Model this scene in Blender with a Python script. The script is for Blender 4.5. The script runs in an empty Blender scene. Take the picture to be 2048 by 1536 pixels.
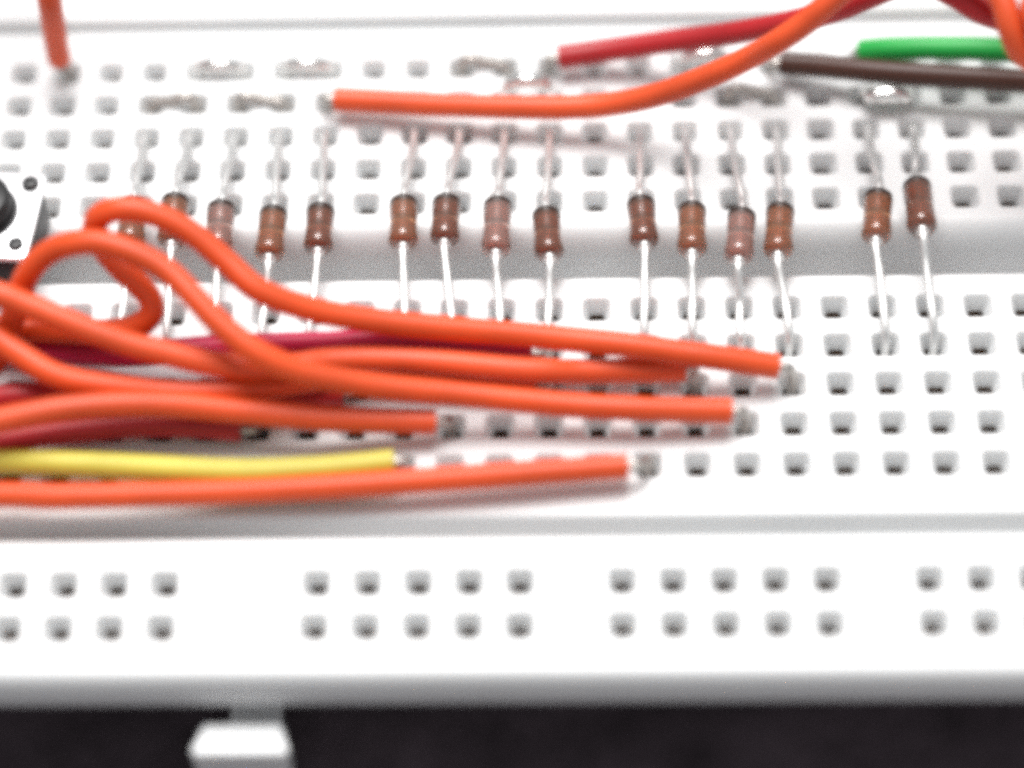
import bpy, math, random
from mathutils import Vector, Matrix, Euler
random.seed(7)
S = 0.001                                   # all numbers below are millimetres
scene = bpy.context.scene
COL = scene.collection

# ------------------------------------------------------------------ camera
FPX, CAM = 5300.46, Vector((-0.166, -91.504, 111.656))
ROT = Euler((0.6379, 0.0308, 0.0106), 'XYZ')
cam_d = bpy.data.cameras.new('camera'); cam = bpy.data.objects.new('camera', cam_d)
COL.objects.link(cam); scene.camera = cam
cam.location = CAM * S; cam.rotation_euler = ROT
cam_d.sensor_width = 36.0; cam_d.lens = 36.0 * FPX / 2048.0
cam_d.clip_start = 0.002; cam_d.clip_end = 20.0
cam_d.dof.use_dof = True
cam_d.dof.focus_distance = 142.5 * S
cam_d.dof.aperture_fstop = 10.5
cam_d.dof.aperture_blades = 0
RM = ROT.to_matrix()

# ------------------------------------------------------------------ light
world = bpy.data.worlds.new('World'); scene.world = world; world.use_nodes = True
bg = world.node_tree.nodes['Background']
bg.inputs['Color'].default_value = (0.97, 0.985, 1.0, 1.0)
bg.inputs['Strength'].default_value = 0.42

def area_lamp(name, loc, target, size, power, color):
    d = bpy.data.lights.new(name, 'AREA'); d.shape = 'DISK'; d.size = size * S
    d.energy = power; d.color = color
    o = bpy.data.objects.new(name, d); COL.objects.link(o)
    o.location = Vector(loc) * S
    o.rotation_euler = (Vector(target) - Vector(loc)).to_track_quat('-Z', 'Y').to_euler()
    return o
area_lamp('desk_lamp', (-25, 130, 430), (0, -4, 0), 290, 2.95, (1.0, 0.985, 0.97))

vs = scene.view_settings
vs.view_transform = 'Standard'; vs.look = 'None'; vs.gamma = 1.0; vs.exposure = 0.2
scene.cycles.pixel_filter_type = 'BLACKMAN_HARRIS'
scene.cycles.filter_width = 5.4
scene.cycles.max_bounces = 10
scene.cycles.use_denoising = False     # leave the natural sensor-like grain

# ------------------------------------------------------------------ helpers
def px(x, y, z):
    """photo pixel (2048 wide) at height z mm above the board -> point in mm"""
    d = RM @ Vector(((x - 1024) / FPX, -(y - 768) / FPX, -1.0))
    t = (z - CAM.z) / d.z
    return CAM + d * t

PITCH = 2.54
ROWY = {r: 3.81 + PITCH * (4 - i) for i, r in enumerate('abcde')}
ROWY.update({r: -3.81 - PITCH * i for i, r in enumerate('fghij')})
RAILX, RAILY = -29.354, 20.926
def hole(row, k, z=0.0):
    if row == 'front_rail': return Vector((RAILX + PITCH * k, -RAILY, z))
    if row == 'back_rail': return Vector((RAILX + PITCH * k, RAILY, z))
    return Vector((PITCH * k, ROWY[row], z))

def link_mesh(name, verts, faces, mat, parent=None, origin=(0, 0, 0), smooth=True, flat_angle=None):
    o3 = Vector(origin)
    me = bpy.data.meshes.new(name)
    me.from_pydata([tuple((Vector(v) - o3) * S) for v in verts], [], faces)
    me.update()
    if smooth:
        me.polygons.foreach_set('use_smooth', [True] * len(me.polygons))
        if flat_angle: me.set_sharp_from_angle(angle=math.radians(flat_angle))
    if mat: me.materials.append(mat)
    o = bpy.data.objects.new(name, me); COL.objects.link(o)
    if parent: o.parent = parent
    else: o.location = o3 * S
    return o

def tag(o, label, cat, group=None):
    o['label'] = label; o['category'] = cat
    if group: o['group'] = group

def empty(name, origin):
    o = bpy.data.objects.new(name, None); o.empty_display_size = 0.002
    COL.objects.link(o); o.location = Vector(origin) * S
    return o

def spline(pts, step=0.35):
    """centripetal-like Catmull-Rom through pts, resampled"""
    p = [Vector(q) for q in pts]
    p = [p[0] * 2 - p[1]] + p + [p[-1] * 2 - p[-2]]
    out = []
    for i in range(1, len(p) - 2):
        a, b, c, d = p[i - 1], p[i], p[i + 1], p[i + 2]
        L = max((c - b).length, 1e-4)
        m1 = (c - a) * (L / max((b - a).length + L, 1e-4))
        m2 = (d - b) * (L / max((d - c).length + L, 1e-4))
        n = max(2, int(L / step))
        for j in range(n):
            t = j / n; t2 = t * t; t3 = t2 * t
            out.append(b * (2*t3 - 3*t2 + 1) + m1 * (t3 - 2*t2 + t) + c * (-2*t3 + 3*t2) + m2 * (t3 - t2))
    out.append(p[-2])
    return out

def tube(path, r, sides=14, caps=True, rfun=None):
    v, f = [], []
    n = None
    for i, c in enumerate(path):
        t = (path[min(i + 1, len(path) - 1)] - path[max(i - 1, 0)]).normalized()
        if n is None:
            n = t.orthogonal().normalized()
        n = (n - t * n.dot(t)).normalized()
        b = t.cross(n)
        rr = r if rfun is None else rfun(i / (len(path) - 1)) * r
        for s in range(sides):
            a = 2 * math.pi * s / sides
            v.append(c + (n * math.cos(a) + b * math.sin(a)) * rr)
    for i in range(len(path) - 1):
        for s in range(sides):
            s2 = (s + 1) % sides
            f.append((i*sides + s, i*sides + s2, (i+1)*sides + s2, (i+1)*sides + s))
    if caps:
        f.append(tuple(range(sides - 1, -1, -1)))
        m = (len(path) - 1) * sides
        f.append(tuple(range(m, m + sides)))
    return v, f

def lathe(p0, p1, profile, sides=24):
    """profile: list of (distance along p0->p1, radius)"""
    ax = (p1 - p0).normalized(); n = ax.orthogonal().normalized(); b = ax.cross(n)
    v, f = [], []
    for d, r in profile:
        for s in range(sides):
            a = 2 * math.pi * s / sides
            v.append(p0 + ax * d + (n * math.cos(a) + b * math.sin(a)) * r)
    for i in range(len(profile) - 1):
        for s in range(sides):
            s2 = (s + 1) % sides
            f.append((i*sides + s, i*sides + s2, (i+1)*sides + s2, (i+1)*sides + s))
    f.append(tuple(range(sides - 1, -1, -1)))
    m = (len(profile) - 1) * sides
    f.append(tuple(range(m, m + sides)))
    return v, f

# ------------------------------------------------------------------ materials
def base_mat(name, color, rough, metallic=0.0, spec=0.5, noise=0.0, nscale=300.0, bump=0.0, bscale=900.0,
             sss=0.0, sss_r=0.4, trans=0.0, ior=1.5, coat=0.0):
    m = bpy.data.materials.new(name); m.use_nodes = True
    nt = m.node_tree; b = nt.nodes['Principled BSDF']
    b.inputs['Base Color'].default_value = (*color, 1)
    b.inputs['Roughness'].default_value = rough
    b.inputs['Metallic'].default_value = metallic
    b.inputs['Specular IOR Level'].default_value = spec
    b.inputs['IOR'].default_value = ior
    b.inputs['Transmission Weight'].default_value = trans
    b.inputs['Coat Weight'].default_value = coat
    b.inputs['Coat Roughness'].default_value = 0.28
    if sss:
        b.inputs['Subsurface Weight'].default_value = sss
        b.inputs['Subsurface Radius'].default_value = (1.0, 0.95, 0.9)
        b.inputs['Subsurface Scale'].default_value = sss_r * S
    tc = nt.nodes.new('ShaderNodeTexCoord')
    if noise:
        n = nt.nodes.new('ShaderNodeTexNoise'); n.inputs['Scale'].default_value = nscale; n.inputs['Detail'].default_value = 4
        nt.links.new(tc.outputs['Object'], n.inputs['Vector'])
        mr = nt.nodes.new('ShaderNodeMapRange')
        mr.inputs['To Min'].default_value = 1 - noise; mr.inputs['To Max'].default_value = 1 + noise * 0.6
        mr.inputs['From Min'].default_value = 0.3; mr.inputs['From Max'].default_value = 0.7
        nt.links.new(n.outputs['Fac'], mr.inputs['Value'])
        mx = nt.nodes.new('ShaderNodeVectorMath'); mx.operation = 'SCALE'
        mx.inputs[0].default_value = color
        nt.links.new(mr.outputs['Result'], mx.inputs['Scale'])
        nt.links.new(mx.outputs['Vector'], b.inputs['Base Color'])
    if bump:
        n2 = nt.nodes.new('ShaderNodeTexNoise'); n2.inputs['Scale'].default_value = bscale; n2.inputs['Detail'].default_value = 3
        nt.links.new(tc.outputs['Object'], n2.inputs['Vector'])
        bp = nt.nodes.new('ShaderNodeBump'); bp.inputs['Strength'].default_value = bump; bp.inputs['Distance'].default_value = 0.0001
        nt.links.new(n2.outputs['Fac'], bp.inputs['Height'])
        nt.links.new(bp.outputs['Normal'], b.inputs['Normal'])
    return m

M = {}
M['white'] = base_mat('white_abs_plastic', (0.735, 0.742, 0.745), 0.42, noise=0.03, nscale=120, bump=0.08, bscale=2500, sss=0.6, sss_r=0.8)
M['contact'] = base_mat('contact_bronze', (0.11, 0.055, 0.018), 0.5, metallic=0.2, noise=0.4, nscale=900)
M['table'] = base_mat('dark_mat', (0.062, 0.047, 0.056), 0.8, spec=0.2, noise=0.5, nscale=260, bump=0.5, bscale=900)
M['tin'] = base_mat('tinned_wire', (0.80, 0.80, 0.79), 0.44, metallic=1.0, noise=0.12, nscale=700)
M['shiny'] = base_mat('bright_tinned_wire', (0.90, 0.89, 0.87), 0.20, metallic=1.0, noise=0.08, nscale=700)
M['oldtin'] = base_mat('dull_tinned_wire', (0.50, 0.47, 0.44), 0.42, metallic=1.0, noise=0.2, nscale=700)
def wire_mat(name, c): return base_mat(name, c, 0.42, spec=0.4, noise=0.16, nscale=220, bump=0.06, bscale=1500, sss=0.15, sss_r=0.25)
M['orange'] = wire_mat('orange_insulation', (0.70, 0.078, 0.014))
M['salmon'] = wire_mat('salmon_insulation', (0.72, 0.088, 0.022))
M['crimson'] = wire_mat('crimson_insulation', (0.56, 0.012, 0.075))
M['darkred'] = wire_mat('dark_red_insulation', (0.42, 0.014, 0.018))  # own colour of one wire; stands in for shade on two bundle wires
M['yellow'] = wire_mat('yellow_insulation', (0.58, 0.50, 0.07))
M['green'] = wire_mat('green_insulation', (0.015, 0.36, 0.06))
M['brown'] = wire_mat('brown_insulation', (0.055, 0.018, 0.010))
M['black'] = base_mat('black_plastic', (0.012, 0.012, 0.013), 0.38, spec=0.4, noise=0.15, nscale=300, bump=0.05)
M['steel'] = base_mat('bright_steel', (0.88, 0.88, 0.89), 0.42, metallic=1.0, noise=0.05, nscale=150, bump=0.06, bscale=600)
def glass_mat(name, c): return base_mat(name, c, 0.06, coat=1.0, trans=0.85, ior=1.5, noise=0.15, nscale=500)
GL = [glass_mat('amber_glass', (0.76, 0.35, 0.17)), glass_mat('dark_amber_glass', (0.52, 0.22, 0.12)), glass_mat('pink_amber_glass', (0.88, 0.58, 0.50))]
M['stud'] = base_mat('copper_stud', (0.32, 0.10, 0.06), 0.45, metallic=0.2, noise=0.3, nscale=900)
M['band'] = base_mat('cathode_paint', (0.022, 0.010, 0.006), 0.35, noise=0.3, nscale=900)

# ------------------------------------------------------------------ table
def sheet(name, x0, x1, y0, y1, z, mat):
    o = link_mesh(name, [(x0, y0, z), (x1, y0, z), (x1, y1, z), (x0, y1, z)], [(0, 1, 2, 3)], mat, smooth=False)
    return o
t = sheet('table', -400, 400, -350, 400, -8.5, M['table']); t['kind'] = 'structure'
t['label'] = 'dark matt table top under the breadboard'

# ------------------------------------------------------------------ breadboard
BX0, BX1 = -17.9 - 82.5, -17.9 + 82.5       # board ends
H0, H1, H2 = 0.80, 0.74, 0.51               # hole half widths: rim, below rim, shaft
ZS = -1.17                                  # where the plastic funnel ends and the clip starts

def octagon(cx, cy, h, z, sx=1.0):
    c = h * 0.72
    if sx != 1.0:
        return [(cx + (x - cx) * sx, y, zz) for x, y, zz in octagon(cx, cy, h, z)]
    return [(cx + h, cy - c, z), (cx + h, cy + c, z), (cx + c, cy + h, z), (cx - c, cy + h, z),
            (cx - h, cy + c, z), (cx - h, cy - c, z), (cx - c, cy - h, z), (cx + c, cy - h, z)]

class Mesh:
    def __init__(s): s.v, s.f = [], []
    def add(s, vs_, fs):
        o = len(s.v); s.v += list(vs_); s.f += [tuple(i + o for i in q) for q in fs]
    def quad(s, a, b, c, d): s.add([a, b, c, d], [(0, 1, 2, 3)])

def hole_cell(ms, clip, cx, cy):
    h = PITCH / 2
    ring = octagon(cx, cy, H0, 0)
    out = [(cx + h, cy - h, 0), (cx + h, cy + h, 0), (cx - h, cy + h, 0), (cx - h, cy - h, 0)]
    v = ring + octagon(cx, cy, H1, -0.12) + octagon(cx, cy, H2, ZS, 0.8) + out
    f = []
    for a in range(4):                     # flat top: sides and corners
        A, B = 24 + a, 24 + (a + 1) % 4
        f.append((A, B, 2*a + 1, 2*a))
        f.append((B, (2*a + 2) % 8, 2*a + 1))
    for lv in (0, 8):
        for i in range(8):
            j = (i + 1) % 8
            f.append((lv + i, lv + j, lv + 8 + j, lv + 8 + i))
    ms.add(v, f)
    c = octagon(cx, cy, H2 + 0.02, ZS - 0.02, 0.8) + octagon(cx, cy, H2 * 0.8, ZS - 1.6, 0.8)
    clip.add(c, [(i, (i + 1) % 8, 8 + (i + 1) % 8, 8 + i) for i in range(8)] + [tuple(range(8, 16))])

def profile_strip(ms, prof, x0=BX0, x1=BX1):
    """long faces along X through a list of (y, z)"""
    for (y0, z0), (y1, z1) in zip(prof, prof[1:]):
        ms.quad((x0, y0, z0), (x1, y0, z0), (x1, y1, z1), (x0, y1, z1))

def arc(cy, cz, r, a0, a1, n=5):
    return [(cy + r * math.cos(math.radians(a0 + (a1 - a0) * i / n)), cz + r * math.sin(math.radians(a0 + (a1 - a0) * i / n))) for i in range(n + 1)]

board = empty('breadboard', (-17.9, 0, -8.5))
tag(board, 'white plastic solderless breadboard full of square holes lying on the dark table', 'breadboard')
BO = (-17.9, 0, -8.5)
KS = range(-38, 25)
# main strip with the centre channel
ms, clip = Mesh(), Mesh()
for rows in ('abcde', 'fghij'):
    for r in rows:
        for k in KS: hole_cell(ms, clip, PITCH * k, ROWY[r])
xa, xb = PITCH * (KS[0] - 0.5), PITCH * (KS[-1] + 0.5)
for s in (1, -1):
    y0, y1 = 2.54 * s, 15.24 * s
    ms.quad((BX0, y0, 0), (xa, y0, 0), (xa, y1, 0), (BX0, y1, 0))
    ms.quad((xb, y0, 0), (BX1, y0, 0), (BX1, y1, 0), (xb, y1, 0))
R0 = 0.45
ch = [(2.54, 0), (2.45, 0)] + [(2.45 - 1.25 * math.sin(math.radians(a)), -2.3 + 2.3 * math.cos(math.radians(a))) for a in range(10, 81, 10)] + [(1.15, -4.8), (-1.45, -4.8)]
ch2 = [(-1.45, -4.8), (-1.62, -0.18), (-1.66, -0.06), (-1.78, 0), (-2.54, 0)]
profile_strip(ms, ch); profile_strip(ms, ch2)
profile_strip(ms, [(15.24, 0), (16.95, 0), (17.08, -0.05), (17.14, -0.18), (17.35, -3.2), (17.35, -8.3)])
profile_strip(ms, [(-15.24, 0), (-16.85, 0), (-17.0, -0.05), (-17.07, -0.18), (-17.62, -1.6), (-17.62, -3.2), (-17.45, -8.3)])
profile_strip(ms, [(17.35, -8.3), (-17.45, -8.3)])
for x in (BX0, BX1):
    ms.add([(x, -17.35, -8.3), (x, 17.35, -8.3), (x, 17.35, -1.25), (x, 17.0, 0), (x, 2.4, 0), (x, 1.4, -1.0), (x, 1.15, -4.8), (x, -1.45, -4.8), (x, -1.65, -0.1), (x, -1.8, 0), (x, -17.0, 0), (x, -17.35, -1.25)], [tuple(range(12))])
link_mesh('terminal_strip', ms.v, ms.f, M['white'], board, BO, flat_angle=35)
# power rails
def rail(sgn):
    ms = Mesh()
    holes = []
    for j in range(5):
        holes += list(range(6 + 6*j, 11 + 6*j)) + list(range(-1 - 6*j, 4 - 6*j))
    lo, hi = min(holes), max(holes)
    for n in range(2):
        cy = sgn * (RAILY + PITCH * n)
        for m in range(lo, hi + 1):
            cx = RAILX + PITCH * m
            if m in holes: hole_cell(ms, clip, cx, cy)
            else:
                h = PITCH / 2
                ms.quad((cx - h, cy - h, 0), (cx + h, cy - h, 0), (cx + h, cy + h, 0), (cx - h, cy + h, 0))
    ya, yb = sgn * (RAILY - PITCH/2), sgn * (RAILY + PITCH * 1.5)
    xa, xb = RAILX + PITCH * (lo - .5), RAILX + PITCH * (hi + .5)
    ms.quad((BX0, ya, 0), (xa, ya, 0), (xa, yb, 0), (BX0, yb, 0))
    ms.quad((xb, ya, 0), (BX1, ya, 0), (BX1, yb, 0), (xb, yb, 0))
    inner = [(ya, 0), (sgn * 18.45, 0), (sgn * 18.32, -0.05), (sgn * 18.26, -0.18), (sgn * (18.1 if sgn < 0 else 17.75), -1.6), (sgn * (18.1 if sgn < 0 else 17.75), -3.2), (sgn * 17.46, -3.2)]
    profile_strip(ms, inner)
    oy = sgn * 26.1
    outer = [(yb, 0), (oy - sgn * 0.25, 0)] + [(oy - sgn * 0.25 + sgn * 0.8 * math.sin(math.radians(a)), -1.9 + 1.9 * math.cos(math.radians(a))) for a in range(8, 89, 8)] + \
            [(oy + sgn*0.55, -2.1), (oy + sgn * 0.4, -2.25), (oy - sgn * 3.4, -2.3), (oy - sgn * 3.5, -8.5), (sgn * 17.6, -8.5), (sgn * 17.6, -3.21)]
    profile_strip(ms, outer)
    for x in (BX0, BX1):
        ms.add([(x, sgn*17.6, -8.5), (x, sgn*17.6, -3.21), (x, sgn*18.3, 0), (x, sgn*25.8, 0), (x, sgn*26.4, -.6), (x, sgn*26.5, -2.25), (x, sgn*22.7, -2.3), (x, sgn*22.6, -8.5)], [tuple(range(8))])
    r = link_mesh('power_rail', ms.v, ms.f, M['white'], board, BO, flat_angle=35)
    return r
front = rail(-1); back = rail(1)
clips = link_mesh('contact_clips', clip.v, clip.f, M['contact'], board, BO, flat_angle=30)
clips['kind'] = 'stuff'
# dovetail tab on the front rail
tz, bz = -3.3, -8.45
poly = [(-19.66, -27.12), (-20.16, -28.6), (-20.0, -28.82), (-15.52, -28.82), (-15.36, -28.6), (-15.82, -27.12)]
ring0 = [(x, y, tz) for x, y in poly]
cx_, cy_ = -17.75, -27.9
ringt = [(cx_ + (x - cx_) * 0.965, cy_ + (y - cy_) * 0.93, tz + 0.10) for x, y in poly]
ringb = [(x, y, bz) for x, y in poly]
v = ringt + ring0 + ringb; n = len(poly)
f = [tuple(range(n))[::-1]] + [tuple(range(2*n, 3*n))]
for a in (0, n):
    f += [(a + i, a + (i + 1) % n, a + n + (i + 1) % n, a + n + i) for i in range(n)]
link_mesh('dovetail_tab', v, f, M['white'], front, BO, flat_angle=30)

nv = [(x, y, z) for z in (-7.7, bz + 0.01) for x, y in ((-19.0, -22.4), (-19.2, -27.13), (-16.3, -27.13), (-16.5, -22.4))]
link_mesh('tab_neck', nv, [(0, 1, 2, 3), (7, 6, 5, 4), (0, 4, 5, 1), (1, 5, 6, 2), (2, 6, 7, 3), (3, 7, 4, 0)], M['white'], front, BO, smooth=False)

# ------------------------------------------------------------------ jumper wires
RW = 0.67
ALL_PATHS = []
def jumper(label, mat, pts, end_a=None, end_b=None, r=RW, group='insulated jumper wires', bend=0.5):
    """pts in mm; end_a / end_b: holes (row, k) the stripped ends go into"""
    path = spline(pts)
    ref = end_b or end_a
    org = hole(*ref) if ref else Vector(pts[-1])
    root = empty('jumper_wire', org); tag(root, label, 'wire', group)
    ph = random.uniform(0, 6)
    v, f = tube(path, r, 16, rfun=lambda t, n=len(path): 1 + 0.018 * math.sin(ph + t * n * 0.11) + 0.012 * math.sin(ph * 2 + t * n * 0.27))
    link_mesh('insulation', v, f, M[mat], root, org, flat_angle=50)
    ALL_PATHS.append((label, path))
    for e, p, p2 in ((end_a, path[0], path[1]), (end_b, path[-1], path[-2])):
        if not e: continue
        d = (p - p2).normalized()
        h = hole(*e)
        top = Vector((h.x, h.y, max(0.25, p.z * 0.35)))
        mid = p + d * min(0.6, (top - p).length * 0.5)
        pin = spline([p - d * 0.8, p, mid, top, hole(*e, z=-0.8), hole(*e, z=-2.6)], 0.2)
        v, f = tube(pin, 0.26, 10)
        link_mesh('pin', v, f, M['oldtin'], root, org, flat_angle=50)
    return root

def P(*a): return [px(*q) for q in a]
def drop(k, row, *via):
    """off-frame run that comes down to a hole"""
    h = hole(row, k)
    return [Vector(q) for q in via] + [Vector((h.x + 1.0, h.y, 1.3))]

# lower bundle --------------------------------------------------------------
jumper('orange wire doubling back in the highest loop, ending nearest the outlying pair of diodes', 'orange',
       drop(-19, 'g', (-46, -6.5, 1.8), (-42, -6.3, 2.6), (-38.5, -6.2, 2.6)) +
       P((-20, 655, 2.3), (60, 660, 2.2), (140, 664, 2.5), (215, 664, 3.1), (275, 652, 3.6), (305, 622, 4.3), (294, 588, 5.0), (254, 548, 5.8), (215, 506, 6.4), (192, 468, 7.2), (194, 438, 8.2), (226, 420, 8.8),
         (273, 420, 8.8), (332, 438, 8.4), (390, 471, 7.8), (450, 522, 7.0), (517, 580, 6.2), (634, 621, 5.0), (752, 642, 4.1), (869, 654, 3.5), (1034, 668, 2.9), (1151, 680, 2.6), (1269, 692, 2.6), (1380, 708, 2.3), (1435, 715, 2.1), (1556, 733, 1.5)),
       ('g', -19), ('h', 4))
jumper('orange wire arching beside the push button, then running straight to its cut end', 'orange',
       drop(-18, 'h', (-43, -9.5, 1.2), (-39, -9.5, 1.6)) +
       P((-30, 735, 2.2), (5, 690, 3.0), (26, 632, 4.2), (44, 572, 5.6), (68, 530, 6.8), (100, 503, 7.6), (140, 488, 8.2), (190, 484, 8.4), (254, 500, 8.2), (332, 540, 7.6), (390, 596, 7.0), (440, 648, 6.4), (517, 706, 5.6), (611, 746, 4.6), (752, 772, 3.4), (894, 786, 2.6), (1034, 800, 2.1), (1151, 811, 1.8), (1269, 817, 1.7), (1357, 820, 1.5), (1463, 822, 1.3)),
       ('h', -18), ('i', 3))
jumper('orange wire slanting down from beside the push button to the row below the diodes', 'salmon',
       drop(-20, 'f', (-48, -4.6, 3.0), (-43, -5.0, 5.2), (-39.5, -5.4, 6.4)) +
       P((-20, 586, 6.6), (60, 612, 6.2), (130, 640, 5.8), (200, 668, 5.3), (265, 690, 4.8), (328, 705, 4.4), (430, 728, 3.8), (520, 737, 3.4), (600, 730, 3.15), (658, 721, 2.8), (752, 718, 2.5), (869, 724, 2.4), (960, 732, 2.25), (1034, 739, 2.1), (1100, 742, 1.85), (1151, 743, 1.45), (1269, 741, 1.1), (1371, 737, 1.05)),
       ('f', -20), ('h', 2))
jumper('orange wire deep in the bundle ending short, under the straight orange wire', 'orange',
       drop(-21, 'h', (-50, -8.7, 2.2), (-44, -8.3, 4.0), (-40, -7.9, 4.6)) +
       P((-25, 664, 4.6), (10, 690, 4.5), (47, 714, 4.3), (94, 743, 4.0), (140, 760, 3.7), (234, 775, 3.2), (330, 783, 2.7), (430, 784, 2.5), (520, 777, 2.3), (620, 760, 1.95), (720, 746, 1.3), (800, 745, 0.8), (900, 756, 0.75), (1000, 769, 0.75), (1072, 776, 0.8)),
       ('h', -21), ('h', -1))
jumper('crimson wire running under the orange bundle just below the diode leads', 'crimson',
       drop(-16, 'f', (-38.2, -4.5, 1.0)) +
       P((-40, 690, 0.9), (40, 697, 0.9), (150, 704, 1.1), (240, 709, 1.5), (330, 704, 2.0), (430, 695, 2.1), (560, 690, 2.2), (680, 687, 2.2), (775, 679, 2.1), (869, 685, 1.7), (987, 701, 1.2), (1062, 708, 0.95)),
       ('f', -16), ('g', -1))
jumper('crimson wire darkened for shade, half buried between the bowed orange wire and the bundle above', 'darkred',  # dark red colour stands in for shade on a crimson wire
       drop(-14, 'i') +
       P((0, 795, 2.0), (58, 790, 2.0), (130, 786, 1.7), (220, 788, 1.3), (320, 792, 1.0), (420, 797, 0.85), (510, 796, 0.8), (600, 791, 0.8), (685, 784, 0.8)), ('i', -14), ('h', -5))  # right stretch put in to fill the shadowed gap in the bundle
jumper('orange wire bowing over the shade-darkened one above the yellow wire', 'salmon',
       drop(-23, 'i', (-54, -12.4, 2.4), (-45, -12.8, 3.8)) +
       P((-30, 844, 3.8), (40, 832, 3.9), (117, 818, 3.9), (234, 808, 3.7), (351, 810, 3.2), (469, 821, 2.6), (634, 836, 2.0), (752, 841, 1.6), (872, 844, 1.3)), ('i', -23), ('i', -3))
jumper('orange wire coloured shade-dark red, tucked under the bowed wire beside the yellow wire', 'darkred',  # shade under the bowed wire put into the colour of an orange wire
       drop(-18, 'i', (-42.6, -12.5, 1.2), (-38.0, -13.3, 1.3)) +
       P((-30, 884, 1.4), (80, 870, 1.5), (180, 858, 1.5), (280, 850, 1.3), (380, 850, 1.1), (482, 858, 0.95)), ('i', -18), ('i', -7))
jumper('yellow wire lying next to the lowest orange wire', 'yellow',
       drop(-24, 'j', (-56, -15.0, 1.4), (-46, -15.1, 1.5)) +
       P((-30, 923, 1.5), (80, 926, 1.7), (179, 930, 1.6), (357, 939, 1.5), (491, 944, 1.4), (625, 939, 1.3), (720, 931, 1.2), (788, 924, 1.15)), ('j', -24), ('j', -4))
jumper('lowest orange wire, running along the seam to the outer row of holes', 'orange',
       drop(-9, 'front_rail', (-49, -19.6, 1.5), (-44, -17.7, 1.8)) +
       P((-30, 993, 1.8), (110, 993, 1.8), (223, 991, 1.75), (447, 984, 1.6), (670, 973, 1.5), (893, 958, 1.4), (1050, 947, 1.35), (1151, 940, 1.3), (1256, 932, 1.3)), ('front_rail', -9), ('j', 1))
# far side ------------------------------------------------------------------
jumper('upright red-orange wire rising from the outermost row, beside the bright staples', 'salmon',
       [Vector((-39, 33, 6)), Vector((-37.5, 27, 8.2))] + P((90, -60, 8.2), (98, -5, 6.8), (106, 45, 4.8), (113, 90, 2.8), (119, 120, 1.5)), None, ('a', -12))
jumper('dark red wire leaving the outermost row and crossing under the long orange wire', 'darkred',
       P((1116, 115, 1.3), (1200, 103, 1.5), (1300, 88, 2.2), (1420, 73, 3.4), (1520, 57, 5.0), (1600, 40, 6.6), (1680, 17, 8.4), (1740, -8, 9.8), (1800, -30, 10.8), (1860, -32, 11.2), (1912, -8, 11.2), (1955, 18, 11.0), (2000, 36, 10.6), (2060, 48, 10.0)) +
       [Vector((29, 10, 8.0)), Vector((33, 9.2, 5.0)), Vector((35.2, 9.0, 2.0))],
       ('a', -1), ('c', 14))
jumper('long orange wire lying across the second row and lifting off beside the green wire', 'salmon',
       P((670, 199, 1.25), (760, 204, 1.3), (850, 209, 1.45), (960, 213, 1.7), (1050, 215, 1.9), (1130, 215, 2.1), (1200, 211, 2.4), (1280, 198, 3.2), (1350, 178, 4.4), (1430, 147, 6.2), (1500, 114, 7.9), (1560, 80, 9.8), (1610, 46, 10.9), (1650, 12, 11.9), (1700, -30, 12.8), (1780, -75, 13.4), (1880, -82, 13.6), (1965, -50, 13.4), (2005, 0, 13.0), (2020, 55, 12.2), (2048, 110, 10.8)) +
       [Vector((26.5, 4.0, 8.0)), Vector((29, 5.0, 5.0)), Vector((31.5, 6.0, 2.2))],
       ('b', -6), ('d', 13))
jumper('orange-red wire hanging beside the green wire, over its far end', 'orange',
       [Vector((24, 31, 12)), Vector((24, 25, 13.2))] + P((2090, -40, 13.6), (2066, 10, 13.2), (2074, 45, 12.9), (2102, 85, 12.2)) + [Vector((30.5, 12.0, 9.4)), Vector((37, 12.4, 6.6)), Vector((42.5, 12.4, 3.4)), Vector((45.2, 11.6, 1.6))],
       None, ('b', 18))
jumper('green wire beside the brown wire near the outer seam', 'green',
       P((1722, 103, 1.0), (1775, 99, 1.6), (1850, 97, 2.1), (1950, 98, 2.4), (2048, 101, 2.4), (2150, 104, 2.2)) + [Vector((36, 13.0, 1.6)), Vector((42, 13.6, 1.3))],
       ('a', 6), ('a', 17))
jumper('dark brown wire lying along the outermost row below the green wire', 'brown',
       P((1562, 126, 1.2), (1640, 132, 1.5), (1740, 142, 1.9), (1850, 150, 2.2), (1950, 156, 2.3), (2048, 162, 2.3), (2150, 168, 2.2)) + [Vector((34, 11.0, 1.7)), Vector((40, 11.3, 1.3))],
       ('a', 4), ('b', 16))

# ------------------------------------------------------------------ wire staples
def staple(label, row, k, height, bow, tilt, mat, yoff=0.0):
    a, b = hole(row, k), hole(row, k + 1)
    org = (a + b) / 2
    za, zb = height + tilt, height - tilt
    pts = [Vector((a.x, a.y, -2.4)), Vector((a.x, a.y, -0.5)), Vector((a.x + 0.06, a.y + yoff * .4, za * 0.55)), Vector((a.x + 0.35, a.y + yoff, za)),
           Vector(((a.x + b.x) / 2, a.y + yoff, (za + zb) / 2 + bow)), Vector((b.x - 0.35, b.y + yoff, zb)), Vector((b.x - 0.06, b.y + yoff * .4, zb * 0.55)), Vector((b.x, b.y, -0.5)), Vector((b.x, b.y, -2.4))]
    if mat == 'shiny':      # middle swollen to build a wider highlight into the shape
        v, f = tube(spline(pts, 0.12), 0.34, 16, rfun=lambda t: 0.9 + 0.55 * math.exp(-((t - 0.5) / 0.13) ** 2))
    else:
        v, f = tube(spline(pts, 0.15), 0.32, 14)
    o = link_mesh('wire_staple', v, f, M[mat], None, org, flat_angle=50)
    tag(o, label, 'wire staple', 'bare wire staples bridging neighbouring holes')
    return o
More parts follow.
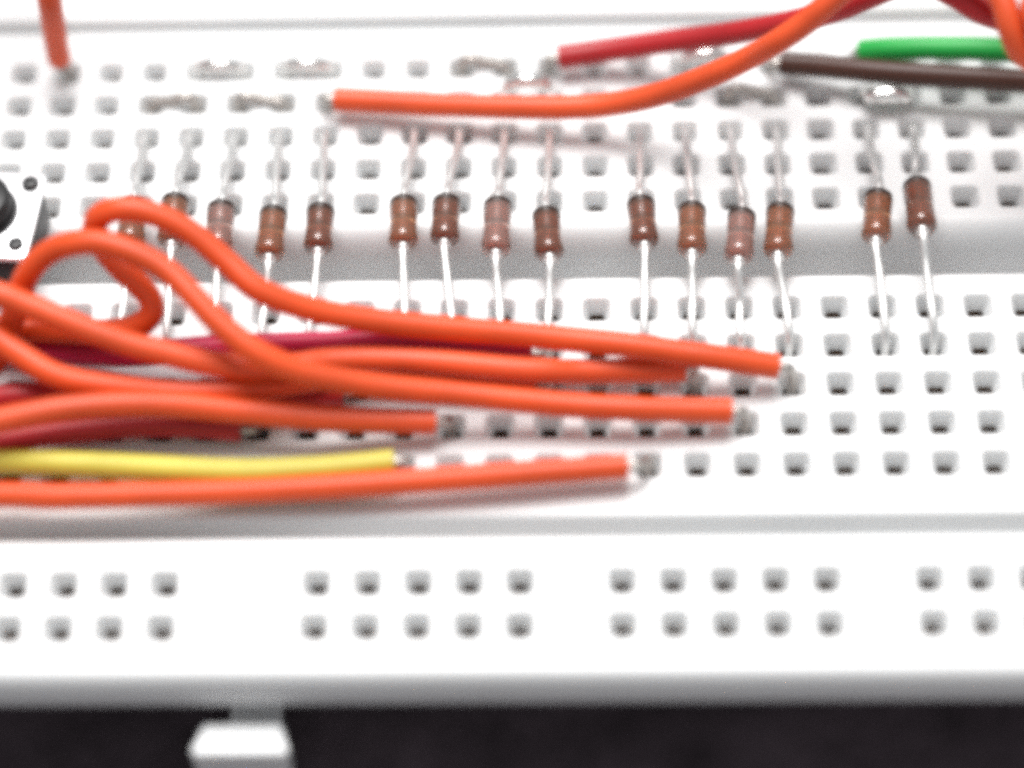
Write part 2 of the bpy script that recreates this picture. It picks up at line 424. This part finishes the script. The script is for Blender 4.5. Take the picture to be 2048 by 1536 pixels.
staple('bright arched staple in the outermost row, nearest the upright red-orange wire', 'a', -9, 0.55, 0.18, 0.0, 'shiny', -0.15)
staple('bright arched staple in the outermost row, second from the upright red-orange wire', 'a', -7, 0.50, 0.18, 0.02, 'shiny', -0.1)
staple('dull flat staple in the outermost row between bright ones and the dark red wire', 'a', -3, 0.42, 0.0, 0.22, 'oldtin', 0.12)
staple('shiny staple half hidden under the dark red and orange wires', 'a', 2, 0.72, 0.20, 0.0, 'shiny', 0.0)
staple('dull staple in the second row, nearest the upright red-orange wire', 'b', -10, 0.36, 0.0, -0.22, 'oldtin', 0.0)
staple('dull staple in the second row beside the plugged end of the long orange wire', 'b', -8, 0.36, 0.0, 0.24, 'oldtin', 0.0)
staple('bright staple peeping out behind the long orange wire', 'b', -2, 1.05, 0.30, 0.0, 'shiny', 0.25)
staple('dull staple in the shadow of the brown wire end', 'b', 3, 0.40, 0.0, 0.22, 'oldtin', 0.1)
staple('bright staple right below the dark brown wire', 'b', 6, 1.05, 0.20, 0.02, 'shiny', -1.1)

# ------------------------------------------------------------------ glass diodes
def diode(label, k, top, bot, zt, zb, gi, f_hi=0.9, flip=False):
    p0, p1 = px(*top, zt), px(*bot, zb)
    mid = (p0 + p1) / 2; ax = (p1 - p0).normalized()
    L = (p1 - p0).length
    org = Vector((mid.x, mid.y, 0.0))
    root = empty('glass_diode', org); tag(root, label, 'diode', 'glass diodes spanning the centre channel')
    prof = [(0.0, 0.26), (0.03, 0.45), (0.10, 0.60), (0.24, 0.73), (0.42, 0.78), (0.80, 0.79), (L*0.40, 0.77), (L*0.5, 0.75), (L*0.60, 0.77), (L - 0.8, 0.80), (L - 0.45, 0.82), (L - 0.25, 0.78), (L - 0.10, 0.63), (L - 0.03, 0.46), (L, 0.26)]
    v, f = lathe(p0, p1, prof); link_mesh('glass_body', v, f, GL[gi], root, org, flat_angle=60)
    for a, b in ((0.16, L * 0.45), (L * 0.55, L - 0.16)):
        v, f = lathe(p0 + ax * a, p1, [(0, 0.30), (0.06, 0.46), (b - a - 0.06, 0.46), (b - a, 0.34)], 16)
        link_mesh('stud', v, f, M['stud'], root, org, flat_angle=50)
    s0 = 0.24
    v, f = lathe(p0 + ax * s0, p1, [(0.0, 0.74), (0.03, 0.775), (0.34, 0.80), (0.37, 0.77)], 24)
    link_mesh('cathode_band', v, f[:-2], M['band'], root, org, flat_angle=60)
    hc, hg = hole('c', k), hole('g', k)
    # lead on the far side
    up = [p0 + ax * 0.2, p0 - ax * 0.5, p0 - ax * 1.0 + Vector((0, 0, -0.15)), Vector((hc.x * .35 + p0.x * .65, (hc.y * .35 + p0.y * .65), zt * .72 + .15)), Vector((hc.x, hc.y - 1.3, 0.75)), Vector((hc.x, hc.y - 0.35, 0.55)), Vector((hc.x, hc.y, 0.0)), Vector((hc.x, hc.y, -2.4))]
    v, f = tube(spline(up, 0.2), 0.23, 10); link_mesh('lead', v, f, M['tin'], root, org, flat_angle=50)
    dn = [p1 - ax * 0.2, p1 + ax * 0.45, Vector((p1.x * .75 + hg.x * .25, p1.y * .72 + hg.y * .28, zb * .55 + f_hi * .42)), Vector((p1.x * .35 + hg.x * .65, hg.y + 2.3, f_hi)), Vector((hg.x - .05, hg.y + 1.2, f_hi * .72)), Vector((hg.x, hg.y + .35, 0.15)), Vector((hg.x, hg.y, -0.9)), Vector((hg.x, hg.y, -2.4))]
    v, f = tube(spline(dn, 0.2), 0.23, 10); link_mesh('lead', v, f, M['tin'], root, org, flat_angle=50)
    # small solder bead where the lead leaves the glass
    v, f = lathe(p1 - ax * 0.05, p1 + ax, [(0, 0.30), (0.06, 0.36), (0.2, 0.36), (0.32, 0.27)], 14)
    link_mesh('end_bead', v, f, M['tin'], root, org, flat_angle=60)

diode('glass diode almost hidden behind the top of the highest orange wire loop', -10, (268, 402), (260, 492), 1.7, 1.7, 0)
diode('glass diode crossed by the highest orange wire, only its ends showing', -9, (352, 394), (343, 488), 1.7, 1.7, 0)
diode('glass diode with lower half covered by the sloping orange wire', -8, (444, 408), (436, 502), 1.7, 1.7, 2)
diode('amber glass diode standing next to the sloping orange wire, fully in view', -7, (548, 420), (538, 515), 1.7, 1.8, 0)
diode('red-brown glass diode beside the gap after the wire-covered diodes', -6, (642, 414), (636, 502), 1.7, 1.7, 1)
diode('orange glass diode first in its four, beside the gap near the wire-covered diodes', -4, (808, 398), (806, 492), 1.7, 1.7, 0)
diode('dark brown glass diode second in the middle four, set farther from the orange bundle', -3, (894, 396), (889, 485), 1.7, 1.7, 1)
diode('pale pinkish glass diode third in the middle four', -2, (996, 402), (992, 506), 1.7, 1.8, 2)
diode('dark amber glass diode last of the middle four, leaning towards the next gap', -1, (1092, 422), (1099, 514), 1.7, 1.8, 1)
diode('brown glass diode first of the second four, leaning away from the gap', 1, (1281, 399), (1289, 490), 1.7, 1.7, 1)
diode('amber glass diode below the brightest lead glint', 2, (1384, 412), (1384, 506), 1.7, 1.8, 0)
diode('glass diode with a strong white glint, third of the second four', 3, (1484, 424), (1477, 520), 1.7, 1.8, 2, 0.6)
diode('orange glass diode last of the second four, beside the empty column', 4, (1561, 414), (1556, 510), 1.7, 1.8, 0)
diode('amber glass diode of the outlying pair, nearer the group of four', 6, (1757, 386), (1752, 480), 1.8, 1.8, 0)
diode('dark glass diode of the outlying pair, tipped up with its end bead showing', 7, (1833, 366), (1845, 460), 1.9, 2.5, 1, 1.1)

# ------------------------------------------------------------------ push button at the edge
def push_button():
    c = px(-37, 425, 3.6)
    org = Vector((c.x, c.y, 0)); root = empty('push_button', org)
    tag(root, 'square push button with steel top plate and round black cap beside the orange loops', 'push button')
    ang = math.radians(-4); ca, sa = math.cos(ang), math.sin(ang)
    def tr(x, y, z): return Vector((org.x + x * ca - y * sa, org.y + x * sa + y * ca, z))
    def slab(name, h, z0, z1, mat, cr=0.35, bev=0.1):
        def ring(hh, z):
            pts = []
            for qx, qy, a0 in ((1, 1, 0), (-1, 1, 90), (-1, -1, 180), (1, -1, 270)):
                for i in range(5):
                    a = math.radians(a0 + i * 22.5)
                    pts.append(tr(qx * (hh - cr) + cr * math.cos(a), qy * (hh - cr) + cr * math.sin(a), z))
            return pts
        rs = [ring(h, z0), ring(h, z1 - bev), ring(h - bev * .3, z1 - bev * .3), ring(h - bev, z1)]
        v = sum(rs, []); n = 20; f = [tuple(range(n - 1, -1, -1))]
        for a in range(3): f += [(a*n + i, a*n + (i+1) % n, (a+1)*n + (i+1) % n, (a+1)*n + i) for i in range(n)]
        f.append(tuple(range(3*n, 4*n)))
        return link_mesh(name, v, f, mat, root, org, flat_angle=40)
    slab('housing', 2.72, 0.3, 3.25, M['black'], 0.3, 0.12)
    plate = slab('top_plate', 3.0, 3.24, 3.58, M['steel'], 0.4, 0.10)
    v, f = lathe(tr(0, 0, 3.4), tr(0, 0, 6), [(0, 1.95), (0.35, 1.95), (0.36, 1.75), (1.35, 1.72), (1.55, 1.64), (1.64, 1.45), (1.66, 0.6)], 40)
    link_mesh('cap', v, f, M['black'], root, org, flat_angle=40)
    for sx in (-1, 1):
        for sy in (-1, 1):
            p = tr(sx * 2.28, sy * 2.12, 3.3)
            v, f = lathe(p, p + Vector((0, 0, 1)), [(0, 0.43), (0.45, 0.43), (0.54, 0.36), (0.57, 0.15)], 16)
            link_mesh('rivet', v, f, M['black'], root, org, flat_angle=40)
            a, b = tr(sx * 2.2, sy * 2.6, 1.2), tr(sx * 2.2, sy * 2.95, 0.8)
            v, f = tube(spline([a, b, tr(sx * 2.25, sy * 3.0, 0.2), tr(sx * 2.25, sy * 3.0, -1.5)], 0.2), 0.28, 8)
            link_mesh('leg', v, f, M['tin'], root, org, flat_angle=40)
push_button()
